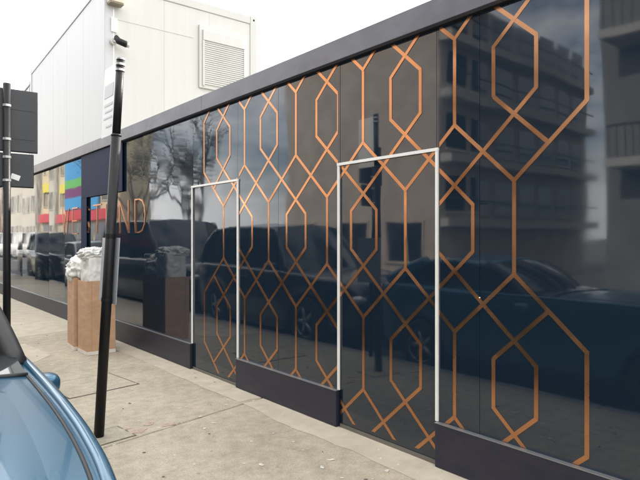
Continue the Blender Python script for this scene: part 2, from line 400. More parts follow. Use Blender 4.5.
# thin copper lettering on the far panels; the reader's left is +Y
def letter(ch, yc):
    h0, h1, wd = 1.578, 2.03, .40
    def q(u, v): return (yc + (0.5 - u) * wd, h0 + v * (h1 - h0))
    L = {'W': [[(0, 1), (.25, 0), (.5, .9), (.75, 0), (1, 1)]], 'E': [[(.85, 1), (.1, 1), (.1, 0), (.85, 0)], [(.1, .5), (.75, .5)]],
         'S': [[(.9, .85), (.75, .97), (.5, 1), (.22, .95), (.1, .78), (.2, .6), (.5, .5), (.8, .4), (.9, .22), (.78, .05), (.5, 0), (.22, .03), (.08, .16)]],
         'T': [[(.02, 1), (.98, 1)], [(.5, 1), (.5, 0)]], 'N': [[(.08, 0), (.08, 1), (.92, 0), (.92, 1)]],
         'D': [[(.08, 0), (.08, 1), (.45, 1), (.72, .94), (.9, .75), (.95, .5), (.9, .25), (.72, .06), (.45, 0), (.08, 0)]]}[ch]
    bm = bmesh.new(); lay = 0
    for pl in L:
        for a, b in zip(pl, pl[1:]):
            (ya, za), (yb, zb) = q(*a), q(*b); dx, dz = yb - ya, zb - za; l = math.hypot(dx, dz); dx /= l; dz /= l
            ya -= dx * .01; za -= dz * .01; yb += dx * .01; zb += dz * .01; n_ = (-dz * .010, dx * .010); x = -.006 - lay * .0003; lay += 1
            f = [bm.verts.new((x, ya + n_[0], za + n_[1])), bm.verts.new((x, yb + n_[0], zb + n_[1])), bm.verts.new((x, yb - n_[0], zb - n_[1])), bm.verts.new((x, ya - n_[0], za - n_[1]))]
            r = [bm.verts.new((.004, v.co.y, v.co.z)) for v in f]; bm.faces.new(f)
            for i in range(4): bm.faces.new((f[i], f[(i + 1) % 4], r[(i + 1) % 4], r[i]))
    onw('letter', bm, M_COPPER)
for i, ch in enumerate('WESTEND'):
    yc = 7.18 + (6 - i) * .581
    letter(ch, yc)

# ------------------------------------------------------------------ site cabins behind the hoarding
RZ = R(-2.6)
cab = empty('site_cabin', (3.17, 9.38, 3.0), RZ, 'off-white upper site cabin, warm lit end and shaded side, louvred shutter above the hoarding', 'cabin')
W_, L_, H_ = 3.02, 6.7, 3.0
def cabin(root, louvre):
    pw = (W_ - .32) / 3
    for k in range(3):
        obj('wall_panel', box(.16 + k * pw + .002, .16 + (k + 1) * pw - .002, .022, .06, .14, H_ - .16), M_CAB_LIT, root)
    obj('wall_core', box(.03, W_ - .03, .026, L_ - .06, .05, H_ - .06), M_CABF, root)
    n = 5; pl = (L_ - .3) / n
    for k in range(n):
        obj('wall_panel', box(.02, .029, .15 + k * pl + .002, .15 + (k + 1) * pl - .002, .14, H_ - .14), M_CAB_SHADE, root)
    for x in (0, W_ - .16):
        for y_ in (0, L_ - .16): obj('corner_post', box(x, x + .16, y_, y_ + .16, 0, H_ + .012, .012), M_CABF if x else M_CAB_SHADE, root)
    obj('top_rail', box(.161, W_ - .161, .004, .12, H_ - .155, H_, .01), M_CABF, root)
    obj('top_rail', box(.004, .12, .161, L_ - .161, H_ - .135, H_, .01), M_CAB_SHADE, root)
    obj('bottom_rail', box(.161, W_ - .161, .004, .12, 0, .138, .01), M_CABF, root)
    obj('bottom_rail', box(.004, .12, .161, L_ - .161, 0, .138, .01), M_CAB_SHADE, root)
    obj('roof', box(.05, W_ - .05, .05, L_ - .05, H_ - .05, H_ - .01), M_CABF, root)
    for x in (W_ - .08,):
        b2 = bmesh.new(); tube(b2, [(x, .001, H_ - .07), (x, -.004, H_ - .07)], .02, 10); obj('lifting_hole', b2, M_GAP_SHADE, root)
    # thin horizontal cover strip on the end wall
    obj('cover_strip', box(.165, 1.62, .016, .0215, 2.28, 2.296), M_CAB_LIT, root)
cabin(cab, True)
win = obj('shutter_window', box(1.735, 2.775, -.02, .021, 1.36, 2.56, .01), M_CAB_LIT, cab)
obj('shutter_box', box(1.80, 2.71, -.055, -.021, 2.27, 2.47, .008), M_CAB_LIT, win)
for k in range(21):
    z = 1.43 + k * .04
    b2 = bmesh.new(); rows = [[(1.83, -.022, z), (2.68, -.022, z)], [(1.83, -.044, z + .008), (2.68, -.044, z + .008)], [(1.83, -.042, z + .02), (2.68, -.042, z + .02)], [(1.83, -.030, z + .041), (2.68, -.030, z + .041)]]
    grid(b2, rows); obj('slat', b2, M_CABF, win)
obj('guide_rail', box(1.795, 1.829, -.05, -.021, 1.4, 2.269), M_CAB_LIT, win); obj('guide_rail', box(2.681, 2.715, -.05, -.021, 1.4, 2.269), M_CAB_LIT, win)
low = empty('site_cabin', (3.17, 9.38, 0.0), RZ, 'lower site cabin standing hidden under the upper one behind the hoarding', 'cabin')
obj('wall_core', box(.0, W_, .0, L_, .02, 2.985), M_CABF, low)
c2 = empty('site_cabin', (3.17 + .32, 9.38 + 6.82, 2.7), RZ, 'further white site cabin seen past the cabin corner and black road sign', 'cabin')
obj('wall_core', box(.03, W_ - .03, .03, 9.2, 0, 3.0), M_CAB_SHADE, c2)
for k in range(8): obj('wall_panel', box(.018, .029, .15 + k * 1.1, .15 + (k + 1) * 1.1 - .006, .14, 2.9), M_CAB_SHADE, c2)
obj('roof_rail', box(.0, .1, .0, 9.2, 2.95, 3.04, .01), M_CAB_SHADE, c2)
obj('leg_frame', box(.05, W_ - .05, .05, 9.1, -2.7, -.01), M_CABF, c2)
b2 = bmesh.new(); tube(b2, [(0, 0, 0), (0, 0, .24)], .035, 8); tag(obj('vent_stub', b2, M_CABF, loc=(3.62, 16.0, 5.98)), 'short grey vent pipe on top of the white cabins roof corner', 'vent pipe')

def from_px(px, py, Yc):      # point seen at that pixel on the cabin's end wall
    r = ((px - 320) / 540); dxy = Vector((r * .7612 + .6485, -r * .6485 + .7612)); t = Yc / dxy.y
    return Vector((dxy.x * t, Yc, 1.5 + (238 - py) / 540 * t))
# security camera on the cabin corner
p = from_px(113, 42, 9.36)
cc_ = empty('security_camera', p, 0, 'small dark security camera on the upper cabin corner', 'camera')
b2 = bmesh.new(); tube(b2, [(0, .01, 0), (0, -.05, 0)], .055, 14); obj('mount_plate', b2, M_CABF, cc_)
b2 = bmesh.new(); tube(b2, [(0, -.04, 0), (.03, -.10, -.02), (.05, -.12, -.03)], .022, 8); obj('arm', b2, M_CLAMP, cc_)
b2 = bmesh.new(); tube(b2, [(.02, -.08, .03), (.02, -.085, .06), (.05, -.13, -.01), (.15, -.2, -.06), (.17, -.214, -.07)], [.03, .045, .055, .055, .045], 14); obj('housing', b2, M_BLACK, cc_, True)
b2 = bmesh.new(); tube(b2, [(.165, -.21, -.068), (.19, -.228, -.08)], .042, 14); obj('lens_ring', b2, M_CLAMP, cc_, True)
p = from_px(114, 2, 9.36)
fl = empty('wall_lamp', p, 0, 'beige box lamp high on the upper cabin corner', 'lamp')
obj('housing', box(-.12, .12, -.16, .015, -.05, .26, .012), mat('beige_plastic', (.55, .48, .36), .5), fl)
obj('lens', box(-.115, .115, -.155, .0, -.078, -.051, .006), mat('smoked_lens', (.18, .15, .1), .3), fl)
p = from_px(114, 25, 9.36)
nb = obj('notice_plate', box(-.05, .05, -.012, .012, -.12, .12, .003), M_WHITE, loc=p); tag(nb, 'small blank white plate under the beige lamp', 'plate')

# ------------------------------------------------------------------ street poles and signs
def lerp3(a, b, t): return a + (b - a) * t
base = Vector((1.37, 4.18, 0)); top = Vector((1.505, 4.10, 2.85))
pole = empty('sign_pole', base, 0, 'leaning black sign pole with white plate beside the blue car', 'sign pole')
ax = (top - base); dirp = ax.normalized()
b2 = bmesh.new(); tube(b2, [(0, 0, -.01), ax * .80], .037, 20); obj('lower_tube', b2, M_BLACK, pole, True)
b2 = bmesh.new(); tube(b2, [ax * .795, ax * .80, ax * .803], [.037, .039, .031], 20); tube(b2, [ax * .80, ax], .030, 20); obj('upper_tube', b2, M_BLACK, pole, True)
b2 = bmesh.new(); tube(b2, [ax, ax * 1.004], .033, 16); obj('top_cap', b2, M_CLAMP, pole)
for t in (.97, .985):
    b2 = bmesh.new(); tube(b2, [ax * t, ax * (t + .006)], .035 if t > .8 else .046, 16); obj('clamp_band', b2, M_CLAMP, pole)
fr = Matrix.Rotation(R(2.7), 4, 'Y') @ Matrix.Rotation(R(1.6), 4, 'X')
def plate(name, cy, cx, z0, z1, wd, m):
    b3 = box(cx - .002, cx + .002, cy - wd / 2, cy + wd / 2, z0, z1, .0015)
    for v in b3.verts:
        pz = v.co.z; v.co = Vector((v.co.x, v.co.y, 0)) + ax * (pz / ax.z)
    return obj(name, b3, m, pole)
pt = plate('sign_plate', .165, -.012, 2.29, 2.84, .27, M_WHITE)
for k, (z0, z1, a, b) in enumerate(((2.60, 2.70, .08, .27), (2.53, 2.55, .08, .26), (2.48, 2.495, .08, .24), (2.43, 2.445, .08, .26), (2.36, 2.375, .08, .2))):
    b3 = box(-.0165, -.0145, a, b, z0, z1)
    for v in b3.verts: v.co = Vector((v.co.x, v.co.y, 0)) + ax * (v.co.z / ax.z)
    if k == 0: pass
    obj('print_bar', b3, M_GREYTXT, pt)
pt2 = plate('lower_plate', .10, .041, 1.0, 1.50, .38, mat('plate_grey', (.52, .54, .57), .35, metal=.3, var=.1, vscale=9))
for z in (1.02, 1.5):
    b3 = bmesh.new(); tube(b3, [ax * (z / ax.z), ax * ((z + .03) / ax.z)], .040, 16); obj('clamp_band', b3, M_BLACK, pole)

sp_ = empty('road_sign', (.868, 4.77, 0), R(-4), 'black post with two dark sign boards seen from behind', 'road sign')
b2 = bmesh.new(); tube(b2, [(0, 0, 0), (0, 0, 2.70)], .027, 18); obj('post', b2, M_BLACK, sp_, True)
b1_ = obj('large_board', box(-.225, .215, .030, .035, 2.185, 2.665, .002), M_SIGNBACK, sp_)
obj('rim', box(-.231, .221, .035, .046, 2.178, 2.672, .004), M_BLACK, b1_)
for z in (2.28, 2.51): obj('channel', box(-.205, .195, .0275, .0297, z, z + .022), M_SIGNBACK, b1_)
s1_ = obj('small_board', box(-.20, .187, .030, .035, 1.905, 2.16, .002), M_SIGNBACK, sp_)
obj('rim', box(-.206, .193, .035, .045, 1.898, 2.167, .004), M_BLACK, s1_)
b2 = box(-.032, .032, .028, .0297, -.021, .021); o = obj('sticker', b2, M_WHITE, s1_, loc=(.062, 0, 1.98)); o.rotation_euler = (0, R(18), 0)
for z in (1.94, 2.12, 2.26, 2.52):
    b2 = bmesh.new(); tube(b2, [(0, 0, z), (0, 0, z + .018)], .030, 16); obj('clamp_band', b2, M_CLAMP, sp_)

# ------------------------------------------------------------------ cardboard boxes with plastic sacks
def carton(x, y_, wx, wy, h, rz, label, tape=True):
    r = empty('cardboard_box', (x, y_, 0.003), rz, label, 'cardboard box', 'tall cardboard boxes by the hoarding')
    t = .007
    b2 = bmesh.new()
    bx(b2, 0, wx, 0, t, .012, h); bx(b2, 0, wx, wy - t, wy, .012, h - .012); bx(b2, 0, t, t, wy - t, .012, h - .004); bx(b2, wx - t, wx, t, wy - t, .012, h - .008); bx(b2, t, wx - t, t, wy - t, .012, .02)
    for v in b2.verts:
        v.co.x += .006 * noise.noise(v.co * 3 + Vector((x, y_, 0))); v.co.y += .006 * noise.noise(v.co * 3 + Vector((y_, x, 5)))
    obj('carton', b2, M_CARD, r)
    b2 = bmesh.new(); g = .002
    bx(b2, -g - .001, wx + g + .001, -g - .001, wy + g + .001, 0, .045); obj('bottom_tape', b2, M_TAPE, r)
    obj('corner_seam', box(.055, .063, -.003, -.0005, .05, h - .02), mat('carton_seam', (.50, .28, .15), .8), r)
    b2 = box(.03, wx * .7, -.06, -.054, h - .1, h - .002); 
    return r
carton(2.194, 7.143, .36, .37, .945, R(0), 'taller front cardboard box of the pair with white plastic on top')
carton(2.17, 7.60, .36, .37, .965, R(-3), 'rear cardboard box half hidden behind the front one by the hoarding')
def crumple(name, c, sx, sy, sz, seed, label, cubic=2.5, amp=.2, sub=5):
    b2 = bmesh.new(); bmesh.ops.create_icosphere(b2, subdivisions=sub, radius=1)
    off = Vector((seed * 3.7, seed * 1.3, seed * .7))
    for v in b2.verts:
        d = v.co.normalized()
        k = (abs(d.x) ** cubic + abs(d.y) ** cubic + abs(d.z) ** cubic) ** (-1 / cubic)
        # creased film: ridged noise at two sizes
        n1 = abs(noise.noise(d * 2.2 + off)); n2 = abs(noise.noise(d * 5 + off)); n3 = abs(noise.noise(d * 11 + off))
        f = k * (1 + amp * (.7 - 1.6 * n1) + amp * .6 * (.4 - n2) + amp * .3 * (.3 - n3))
        v.co = Vector((d.x * f * sx, d.y * f * sy, d.z * f * sz))
    for f in b2.faces: f.smooth = True
    o = obj(name, b2, M_BAG, loc=c)
    tag(o, label, 'plastic bag', 'white plastic sacks in the boxes')
    return o
crumple('plastic_bag', (2.375, 7.33, 1.09), .155, .165, .21, 2, 'square white plastic bundle filling the top of the front box', 6, .10)
crumple('plastic_bag', (2.32, 7.30, 1.29), .14, .12, .07, 5, 'crumpled white plastic bag heaped on top of the square bundle', 2.2, .5)
crumple('plastic_bag', (2.45, 7.36, 1.28), .10, .14, .07, 9, 'smaller crumpled white bag on the bundle next to the hoarding', 2.2, .5)
crumple('plastic_bag', (2.34, 7.76, 1.06), .17, .17, .16, 13, 'loose crumpled white bag spilling from the rear box', 2.4, .4)

# ------------------------------------------------------------------ cars
def wheel(root, x, y_, r, wd, side):
    e_ = empty('wheel', (x, y_, r)); e_.parent = root
    prof = [(r * .62, -wd / 2), (r * .93, -wd / 2), (r, -wd * .36), (r, wd * .36), (r * .93, wd / 2), (r * .62, wd / 2)]
    b2 = bmesh.new(); n = 28; rings = []
    for k in range(n):
        a = 2 * math.pi * k / n; rings.append([b2.verts.new((q, p_ * math.cos(a), p_ * math.sin(a))) for p_, q in prof])
    for k in range(n):
        A, B = rings[k], rings[(k + 1) % n]
        for i in range(len(prof)): b2.faces.new((A[i], A[(i + 1) % len(prof)], B[(i + 1) % len(prof)], B[i]))
    obj('tyre', b2, M_TYRE, e_, True)
    b2 = bmesh.new(); s = side * wd * .36
    tube(b2, [(s * .2, 0, 0), (s, 0, 0)], r * .16, 12)
    for k in range(5):
        a = 2 * math.pi * k / 5
        tube(b2, [(s, 0, 0), (s * .9, math.cos(a) * r * .63, math.sin(a) * r * .63)], [r * .1, r * .07], 6)
    for k in range(20):
        a, b = 2 * math.pi * k / 20, 2 * math.pi * (k + 1) / 20
        tube(b2, [(s, math.cos(a) * r * .63, math.sin(a) * r * .63), (s, math.cos(b) * r * .63, math.sin(b) * r * .63)], r * .045, 6, False)
    obj('rim', b2, M_RIM, e_, True)
    b2 = bmesh.new(); tube(b2, [(s * .1, 0, 0), (s * .3, 0, 0)], r * .63, 20); obj('brake_disc', b2, M_SEAL, e_)

def car(name, loc, label, paint, Lc, halfw, belt, wheels, wr, cabp, roofm=None, group='cars parked along the kerb', mirror_y=None, near=False, cat='car', flip=False, sidem=None, pillarm=None):
    root = empty(name, loc, math.pi if flip else 0, label, cat, group)
    Wm = max(v for _, v in halfw)
    sub = 64; rows = []
    ys = [Lc * (.5 - .5 * math.cos(math.pi * k / sub)) * .35 + Lc * k / sub * .65 for k in range(sub + 1)]
    for y_ in ys:
        w_ = lerp_list(halfw, y_); zb = lerp_list(belt, y_)
        e_ = min(y_, Lc - y_); ef = min(1, e_ / .35); ef = math.sqrt(max(0, 1 - (1 - ef) ** 2))
        zb_ = zb - .10 * (1 - ef); zlo = .19 + .10 * (1 - ef)
        for wy in wheels:
            d_ = abs(y_ - wy); ra = wr * 1.13
            if d_ < ra: zlo = max(zlo, wr + math.sqrt(ra * ra - d_ * d_) * .98)
        zlo = min(zlo, zb_ - .12)
        hgt = zb_ - zlo
        w_ = w_ * (.80 + .20 * ef)
        cr_ = .035 if not near else .03
        prof = [(.0, zlo + .02), (.8, zlo + .01), (.955, zlo), (.985, zlo + hgt * .22), (1.0, zlo + hgt * .5), (.995, zlo + hgt * .72), (.985, zb_ - .055), (.965, zb_ - .022), (.935, zb_ - .004), (.90, zb_ + .002), (.7, zb_ + cr_ * .5), (.4, zb_ + cr_ * .85), (0, zb_ + cr_)]
        if near: prof = prof[:5] + [(1.0, zlo + hgt * .78), (.992, zb_ - .05), (.975, zb_ - .02), (.95, zb_ - .003), (.92, zb_ + .002)] + prof[10:]
        half = [(w_ * u, y_, z_) for u, z_ in prof]
        rows.append([(-p_[0], p_[1], p_[2]) for p_ in reversed(half[1:])] [::-1][::-1] + [])
        rows[-1] = [(-q[0], q[1], q[2]) for q in half[::-1]][:-1] + half if False else [(-q[0], q[1], q[2]) for q in reversed(half)][0:] + half[1:]
    # ring order: top centre (left side) down to the sill, then up the right side
    b2 = bmesh.new(); vs_ = grid(b2, rows)
    b2.faces.new(vs_[0]); b2.faces.new(vs_[-1])
    bmesh.ops.remove_doubles(b2, verts=b2.verts, dist=.0004)
    body = obj('body', b2, paint, root, True)
    # cabin
    yb0, yr0, yr1, yb1, wb, wrf, zr, zb0, zb1 = cabp
    roofm = roofm or paint
    nx = 12
    def arc(y_, half, z_, bow, crown, n=nx):
        return [(half * (2 * k / n - 1), y_ + bow * (2 * k / n - 1) ** 2, z_ + crown * (1 - (2 * k / n - 1) ** 2)) for k in range(n + 1)]
    bowf, bowr = .22, -.10
    b2 = bmesh.new(); rr = []
    for i in range(9):
        t = i / 8; bulge = .03 * math.sin(math.pi * t)
        rr.append(arc(yb0 + (yr0 - yb0) * t - bulge, wb + (wrf - wb) * t, zb0 + (zr - zb0) * t + bulge * .5, bowf * (1 - .45 * t), .02 + .03 * t))
    grid(b2, rr); obj('windscreen', b2, M_GLASS, root, True)
    b2 = bmesh.new(); rr2 = []
    for i in range(9):
        t = i / 8; bulge = .03 * math.sin(math.pi * t)
        rr2.append(arc(yb1 + (yr1 - yb1) * t + bulge, wb * .96 + (wrf - wb * .96) * t, zb1 + (zr - zb1) * t + bulge * .5, bowr * (1 - .3 * t), .02 + .03 * t))
    grid(b2, rr2); obj('rear_window', b2, sidem or M_GLASS, root, True)
    b2 = bmesh.new(); rows_ = []
    top0, top1 = rr[-1], rr2[-1]
    for i in range(13):
        t = i / 12; lift = .045 * math.sin(math.pi * t)
        row = [(a[0] + (b[0] - a[0]) * t, a[1] + (b[1] - a[1]) * t, a[2] + (b[2] - a[2]) * t + lift + .006) for a, b in zip(top0, top1)]
        x_, yy, z_ = row[0]; row = [(x_ - .035, yy, z_ - .045), (x_ - .022, yy, z_ - .01)] + row + [(-x_ + .022, yy, z_ - .01), (-x_ + .035, yy, z_ - .045)]
        rows_.append(row)
    grid(b2, rows_); obj('roof', solid(b2, .012), roofm, root, True)
    pil = .032 if not near else .05
    for s in (0, -1):
        sg = -1 if s == 0 else 1
        A = [Vector(r_[s]) for r_ in rr]; B = [Vector(r_[s]) for r_ in rr2]
        o = .012 * sg
        b2 = bmesh.new(); tube(b2, [a + Vector((o, 0, 0)) for a in A], pil, 8); obj('front_pillar', b2, pillarm or roofm, root, True)
        b2 = bmesh.new(); tube(b2, [a + Vector((o, 0, 0)) for a in B], [pil * 2.0 - pil * .6 * i / 8 for i in range(9)], 8); obj('rear_pillar', b2, roofm, root, True)
        b2 = bmesh.new(); rw = []
        for i in range(9):
            t = i / 8; a, b = A[i], B[i]
            rw.append([tuple(a + (b - a) * u + Vector((sg * .012 * math.sin(math.pi * u) - sg * .012, 0, (.045 * math.sin(math.pi * u)) * t))) for u in [j / 8 for j in range(9)]])
        grid(b2, rw); obj('side_window' if not sidem else 'side_panel', b2, sidem or M_GLASS, root, True)
        for u in ((.52,) if Lc < 4.3 else (.38, .72)):
            b2 = bmesh.new(); tube(b2, [A[i] + (B[i] - A[i]) * u + Vector((sg * .004, 0, .043 * math.sin(math.pi * u) * i / 8)) for i in range(9)], .026, 6); obj('door_pillar', b2, M_SEAL, root)
        # wing mirror, glass looking to the rear
        my = mirror_y if mirror_y else yb0 + .42
        wx = lerp_list(halfw, my)
        zm = lerp_list(belt, my) + (.07 if not near else .0)
        b2 = bmesh.new(); bmesh.ops.create_icosphere(b2, subdivisions=3, radius=1)
        for v in b2.verts:
            d = v.co.normalized(); k = (abs(d.x) ** 3 + abs(d.y) ** 3 + abs(d.z) ** 3) ** (-1 / 3)
            v.co = Vector((d.x * k * (.085 if not near else .06), max(-.07, min(.05, d.y * k * .075)), d.z * k * (.06 if not near else .048)))
        m_ = obj('wing_mirror', b2, paint, root, True, (sg * (wx + (.075 if not near else .055)), my, zm - (.11 if near else 0)))
        obj('mirror_glass', box(-.045, .045, .051, .054, -.035, .035, .001), M_GLASS, m_)
        b2 = bmesh.new(); tube(b2, [(-sg * .06, 0, -.02), (-sg * .13, .01, -.05)], .022, 8); obj('mirror_arm', b2, M_SEAL, m_)
        # lamps
        wl = lerp_list(halfw, .12)
        b2 = bmesh.new(); bmesh.ops.create_icosphere(b2, subdivisions=3, radius=1)
        for v in b2.verts: v.co = Vector((v.co.x * .16, v.co.y * .12, v.co.z * .085))
        obj('headlight', b2, M_LAMP, root, True, (sg * wl * .70, .10, lerp_list(belt, .1) - .20))
        wl = lerp_list(halfw, Lc - .1)
        b2 = bmesh.new(); bmesh.ops.create_icosphere(b2, subdivisions=3, radius=1)
        for v in b2.verts: v.co = Vector((v.co.x * .07, v.co.y * .15, v.co.z * .12))
        obj('tail_light', b2, M_RED, root, True, (sg * wl * .86, Lc - .10, lerp_list(belt, Lc) - .16))
        b2 = box(-.009, .009, -.10, .10, -.012, .012, .006); obj('door_handle', b2, paint, root, loc=(sg * (lerp_list(halfw, Lc * .56) + .004), Lc * .56, lerp_list(belt, Lc * .56) - .16))
    for wy in wheels:
        for sg in (-1, 1): wheel(root, sg * (lerp_list(halfw, wy) - .12), wy, wr, .20, sg)
    obj('underbody', box(-Wm * .8, Wm * .8, .35, Lc - .35, .17, .40), M_SEAL, root)
    return root

# the blue car whose bonnet fills the lower left corner: front towards the camera, road surface is at z = -.12
CY, CX = .92, -.10
hw_near = [(.05 * k, (.695 - .22 * math.exp(-.05 * k / .6) + .022 * .05 * k) * (1 - .10 * max(0, (.05 * k - 3.1) / .95) ** 2)) for k in range(82)]
belt_near = [(.05 * k, 1.0 - .17 * math.exp(-.05 * k / .2) + .014 * .05 * k) for k in range(82)]
nc = car('parked_car', (CX, CY, -.12), 'ice blue parked car with black windscreen pillars and its bonnet nearest the camera', M_BLUE, 4.05, hw_near, belt_near, (.72, 3.28), .31,
         (1.72, 2.32, 3.35, 3.92, .655, .57, 1.33, 1.005, 1.06), M_BLUE, pillarm=M_FABRIC, mirror_y=1.93, near=True)
# rubber seal down each wing and across the scuttle, and the raised bonnet skin with rounded corners
def deck_z(y_, u): 
    zb = lerp_list(belt_near, y_); e_ = min(1, y_ / .35); e_ = math.sqrt(max(0, 1 - (1 - e_) ** 2))
    return zb - .10 * (1 - e_) + .03 * (1 - u * u)
for sg in (-1, 1):
    pts = [(sg * lerp_list(hw_near, y_) * .90, y_, deck_z(y_, .9) - .002) for y_ in [.15 + .0507 * k for k in range(31)]]
    b2 = bmesh.new(); tube(b2, pts, .006, 8); obj('wing_seal', b2, M_SEAL, nc, True)
    ys_ = [.10 + .06 * k for k in range(41)]
    b2 = bmesh.new(); tube(b2, [(sg * (lerp_list(hw_near, y_) * .965), y_, deck_z(y_, .95) - .010) for y_ in ys_], [.010 + .012 * min(1, k / 6) for k in range(41)], 16); obj('wing_top', b2, M_BLUE, nc, True)
b2 = bmesh.new(); tube(b2, [(lerp_list(hw_near, 1.67) * .905 * u, 1.67, deck_z(1.67, u * .9) + .001) for u in [k / 10 - 1 for k in range(21)]], .011, 8); obj('scuttle_seal', b2, M_SEAL, nc, True)
b2 = bmesh.new(); rows_ = []
for k in range(61):
    y_ = .12 + 1.42 * k / 60
    hwid = lerp_list(hw_near, y_) * .74
    dd = 1.54 - y_
    if dd < .16: hwid -= .16 - math.sqrt(max(0, .16 ** 2 - (.16 - dd) ** 2))
    rows_.append([(hwid * (j / 20 - 1), y_, deck_z(y_, hwid * (j / 20 - 1) / lerp_list(hw_near, y_)) + .010 * (1 - abs(j / 20 - 1) ** 5) * min(1, dd / .12) + .002) for j in range(41)])
grid(b2, rows_); obj('bonnet', b2, M_BLUE, nc, True)
b2 = bmesh.new(); grid(b2, [[(lerp_list(hw_near, 1.69 + .045 * i) * .90 * (j / 10 - 1), 1.69 + .045 * i, deck_z(1.69 + .045 * i, .9 * (j / 10 - 1)) + .006 + .004 * i) for j in range(21)] for i in range(11)])
obj('scuttle_panel', b2, M_GLASS, nc, True)
b2 = bmesh.new(); tube(b2, [(-.5, 1.75, 1.05), (-.1, 1.80, 1.07), (.12, 1.84, 1.085)], .008, 6); obj('wiper', b2, M_SEAL, nc)

M_DARKCAR = mat('dark_blue_car_paint', (.012, .018, .03), .3, coat=1, var=.05)
M_BLKCAR = mat('black_car_paint', (.010, .010, .012), .3, coat=1, var=.05)
M_WHTCAR = mat('white_van_paint', (.75, .75, .73), .4, coat=.6, var=.05)
M_SILV = mat('silver_car_paint', (.42, .43, .45), .3, metal=.6, coat=1, var=.05)
M_REDC = mat('red_car_paint', (.35, .02, .02), .3, coat=1, var=.05)
def suv(loc, label, paint, flip=False):
    return car('parked_car', loc, label, paint, 4.45, [(0, .60), (.3, .78), (.8, .89), (3.8, .89), (4.3, .84), (4.45, .76)], [(0, .90), (.3, 1.02), (1.1, 1.10), (4.0, 1.16), (4.45, 1.12)], (.85, 3.5), .37,
               (1.15, 1.75, 3.85, 4.35, .80, .66, 1.78, 1.09, 1.16), group='cars parked along the kerb', flip=flip)
def van(loc, label, paint, flip=False, cat='van'):
    return car('parked_van', loc, label, paint, 4.95, [(0, .66), (.3, .84), (.8, .95), (4.7, .95), (4.95, .92)], [(0, .95), (.3, 1.05), (.9, 1.15), (4.95, 1.15)], (.9, 3.9), .34,
               (.85, 1.65, 4.82, 4.93, .90, .82, 2.0, 1.14, 1.15), group='vans in the street', flip=flip, cat=cat, sidem=paint if paint is M_WHTCAR else None)
def hatch(loc, label, paint, flip=False):
    return car('parked_car', loc, label, paint, 4.1, [(0, .55), (.3, .74), (.8, .85), (3.5, .85), (4.1, .74)], [(0, .78), (.3, .88), (1.1, .97), (4.1, 1.02)], (.8, 3.3), .31,
               (1.1, 1.85, 3.3, 3.95, .76, .60, 1.44, .96, 1.02), group='cars parked along the kerb', flip=flip)
suv((-.12, 5.45, -.12), 'dark blue tall car parked behind the ice blue car, mirrored in the hoarding', M_DARKCAR)
van((-.16, 10.4, -.12), 'black people carrier parked behind the dark blue car, mirrored in the hoarding', M_BLKCAR)
hatch((-.1, 15.9, -.12), 'silver small car parked beyond the black people carrier', M_SILV)
suv((-.1, 20.5, -.12), 'black tall car parked beyond the silver small car', M_BLKCAR)
van((-4.6, 42.5, -.12), 'nearer white van in the far lane, mirrored in the hoarding', M_WHTCAR)
van((-4.4, 50.5, -.12), 'farther white van in the far lane, mirrored in the hoarding', M_WHTCAR)
hatch((-6.1, 33, -.12), 'red small car across the street by the pale building', M_REDC)
hatch((-6.1, 26.5, -.12), 'silver small car across the street under the trees', M_SILV)
suv((-6.1, 12, -.12), 'dark tall car across the street in front of the brown building', M_BLKCAR)

# ------------------------------------------------------------------ buildings across the street (mirrored in the hoarding)
def facade(root, face, wall, x0, x1, z_list, cols, ww, glassm, framem, recess=.12):
    """face '+X' at x=x1: windows as real recess boxes with frame, pane and sill"""
    pass
def building(name, label, x0, x1, y0, y1, h, wallm, cols, zs, wh, ww, framem, parapet=.5, south=0, drop=0):
    r = empty(name, (x1, y0, 0), 0, label, 'building', 'buildings across the street')
    b2 = box(x0 - x1, 0, 0, y1 - y0, -.13, h)
    for v in b2.verts:
        if v.co.z > 1 and v.co.x < -1: v.co.z -= drop       # mono-pitch roof falling to the rear
    obj('wall', b2, wallm, r)
    obj('parapet', box((x0 - x1 - .08) if not drop else -.3, .10, -.10 if not drop else .0, y1 - y0 + .10, h + .002 - (.12 if drop else 0), h + parapet), framem, r)
    def window(fx, c, z):
        if fx: b2 = box(-.02, .012, c - ww / 2, c + ww / 2, z, z + wh)
        else: b2 = box(c - ww / 2, c + ww / 2, -.012, .02, z, z + wh)
        p_ = obj('window', b2, mat('window_glass', (.02, .024, .028), .05, spec=.6), r)
        b2 = bmesh.new(); f = .06
        if fx:
            for a, b in ((c - ww / 2 - f, c - ww / 2 + .01), (c + ww / 2 - .01, c + ww / 2 + f), (c - .025, c + .025)): bx(b2, .0, .05, a, b, z - f + .002, z + wh + f - .002)
            bx(b2, .0, .045, c - ww / 2 - f, c + ww / 2 + f, z + wh - .01, z + wh + f); bx(b2, .0, .10, c - ww / 2 - f * 2, c + ww / 2 + f * 2, z - f * 1.5, z)
        else:
            for a, b in ((c - ww / 2 - f, c - ww / 2 + .01), (c + ww / 2 - .01, c + ww / 2 + f)): bx(b2, a, b, -.05, 0, z - f + .002, z + wh + f - .002)
            bx(b2, c - ww / 2 - f * 2, c + ww / 2 + f * 2, -.10, 0, z - f * 1.5, z)
        obj('frame', b2, framem, p_)
    n = cols
    for z in zs:
        for k in range(n): window(True, (y1 - y0) * (k + .5) / n, z)
        for k in range(south): window(False, (x0 - x1) * (k + .5) / south, z)
    return r
M_BRN = mat('brown_brick', (.47, .40, .34), .85, var=.25, vscale=1.2, bump=.2, bscale=30)
M_BRNF = mat('dark_frame', (.05, .045, .042), .6)
M_CREAM = mat('cream_render', (.62, .53, .36), .8, var=.12, vscale=.8)
M_STONE = mat('stone_trim', (.5, .46, .4), .8, var=.15, vscale=2)
M_GREYB = mat('grey_brick', (.20, .19, .18), .85, var=.25, vscale=1)
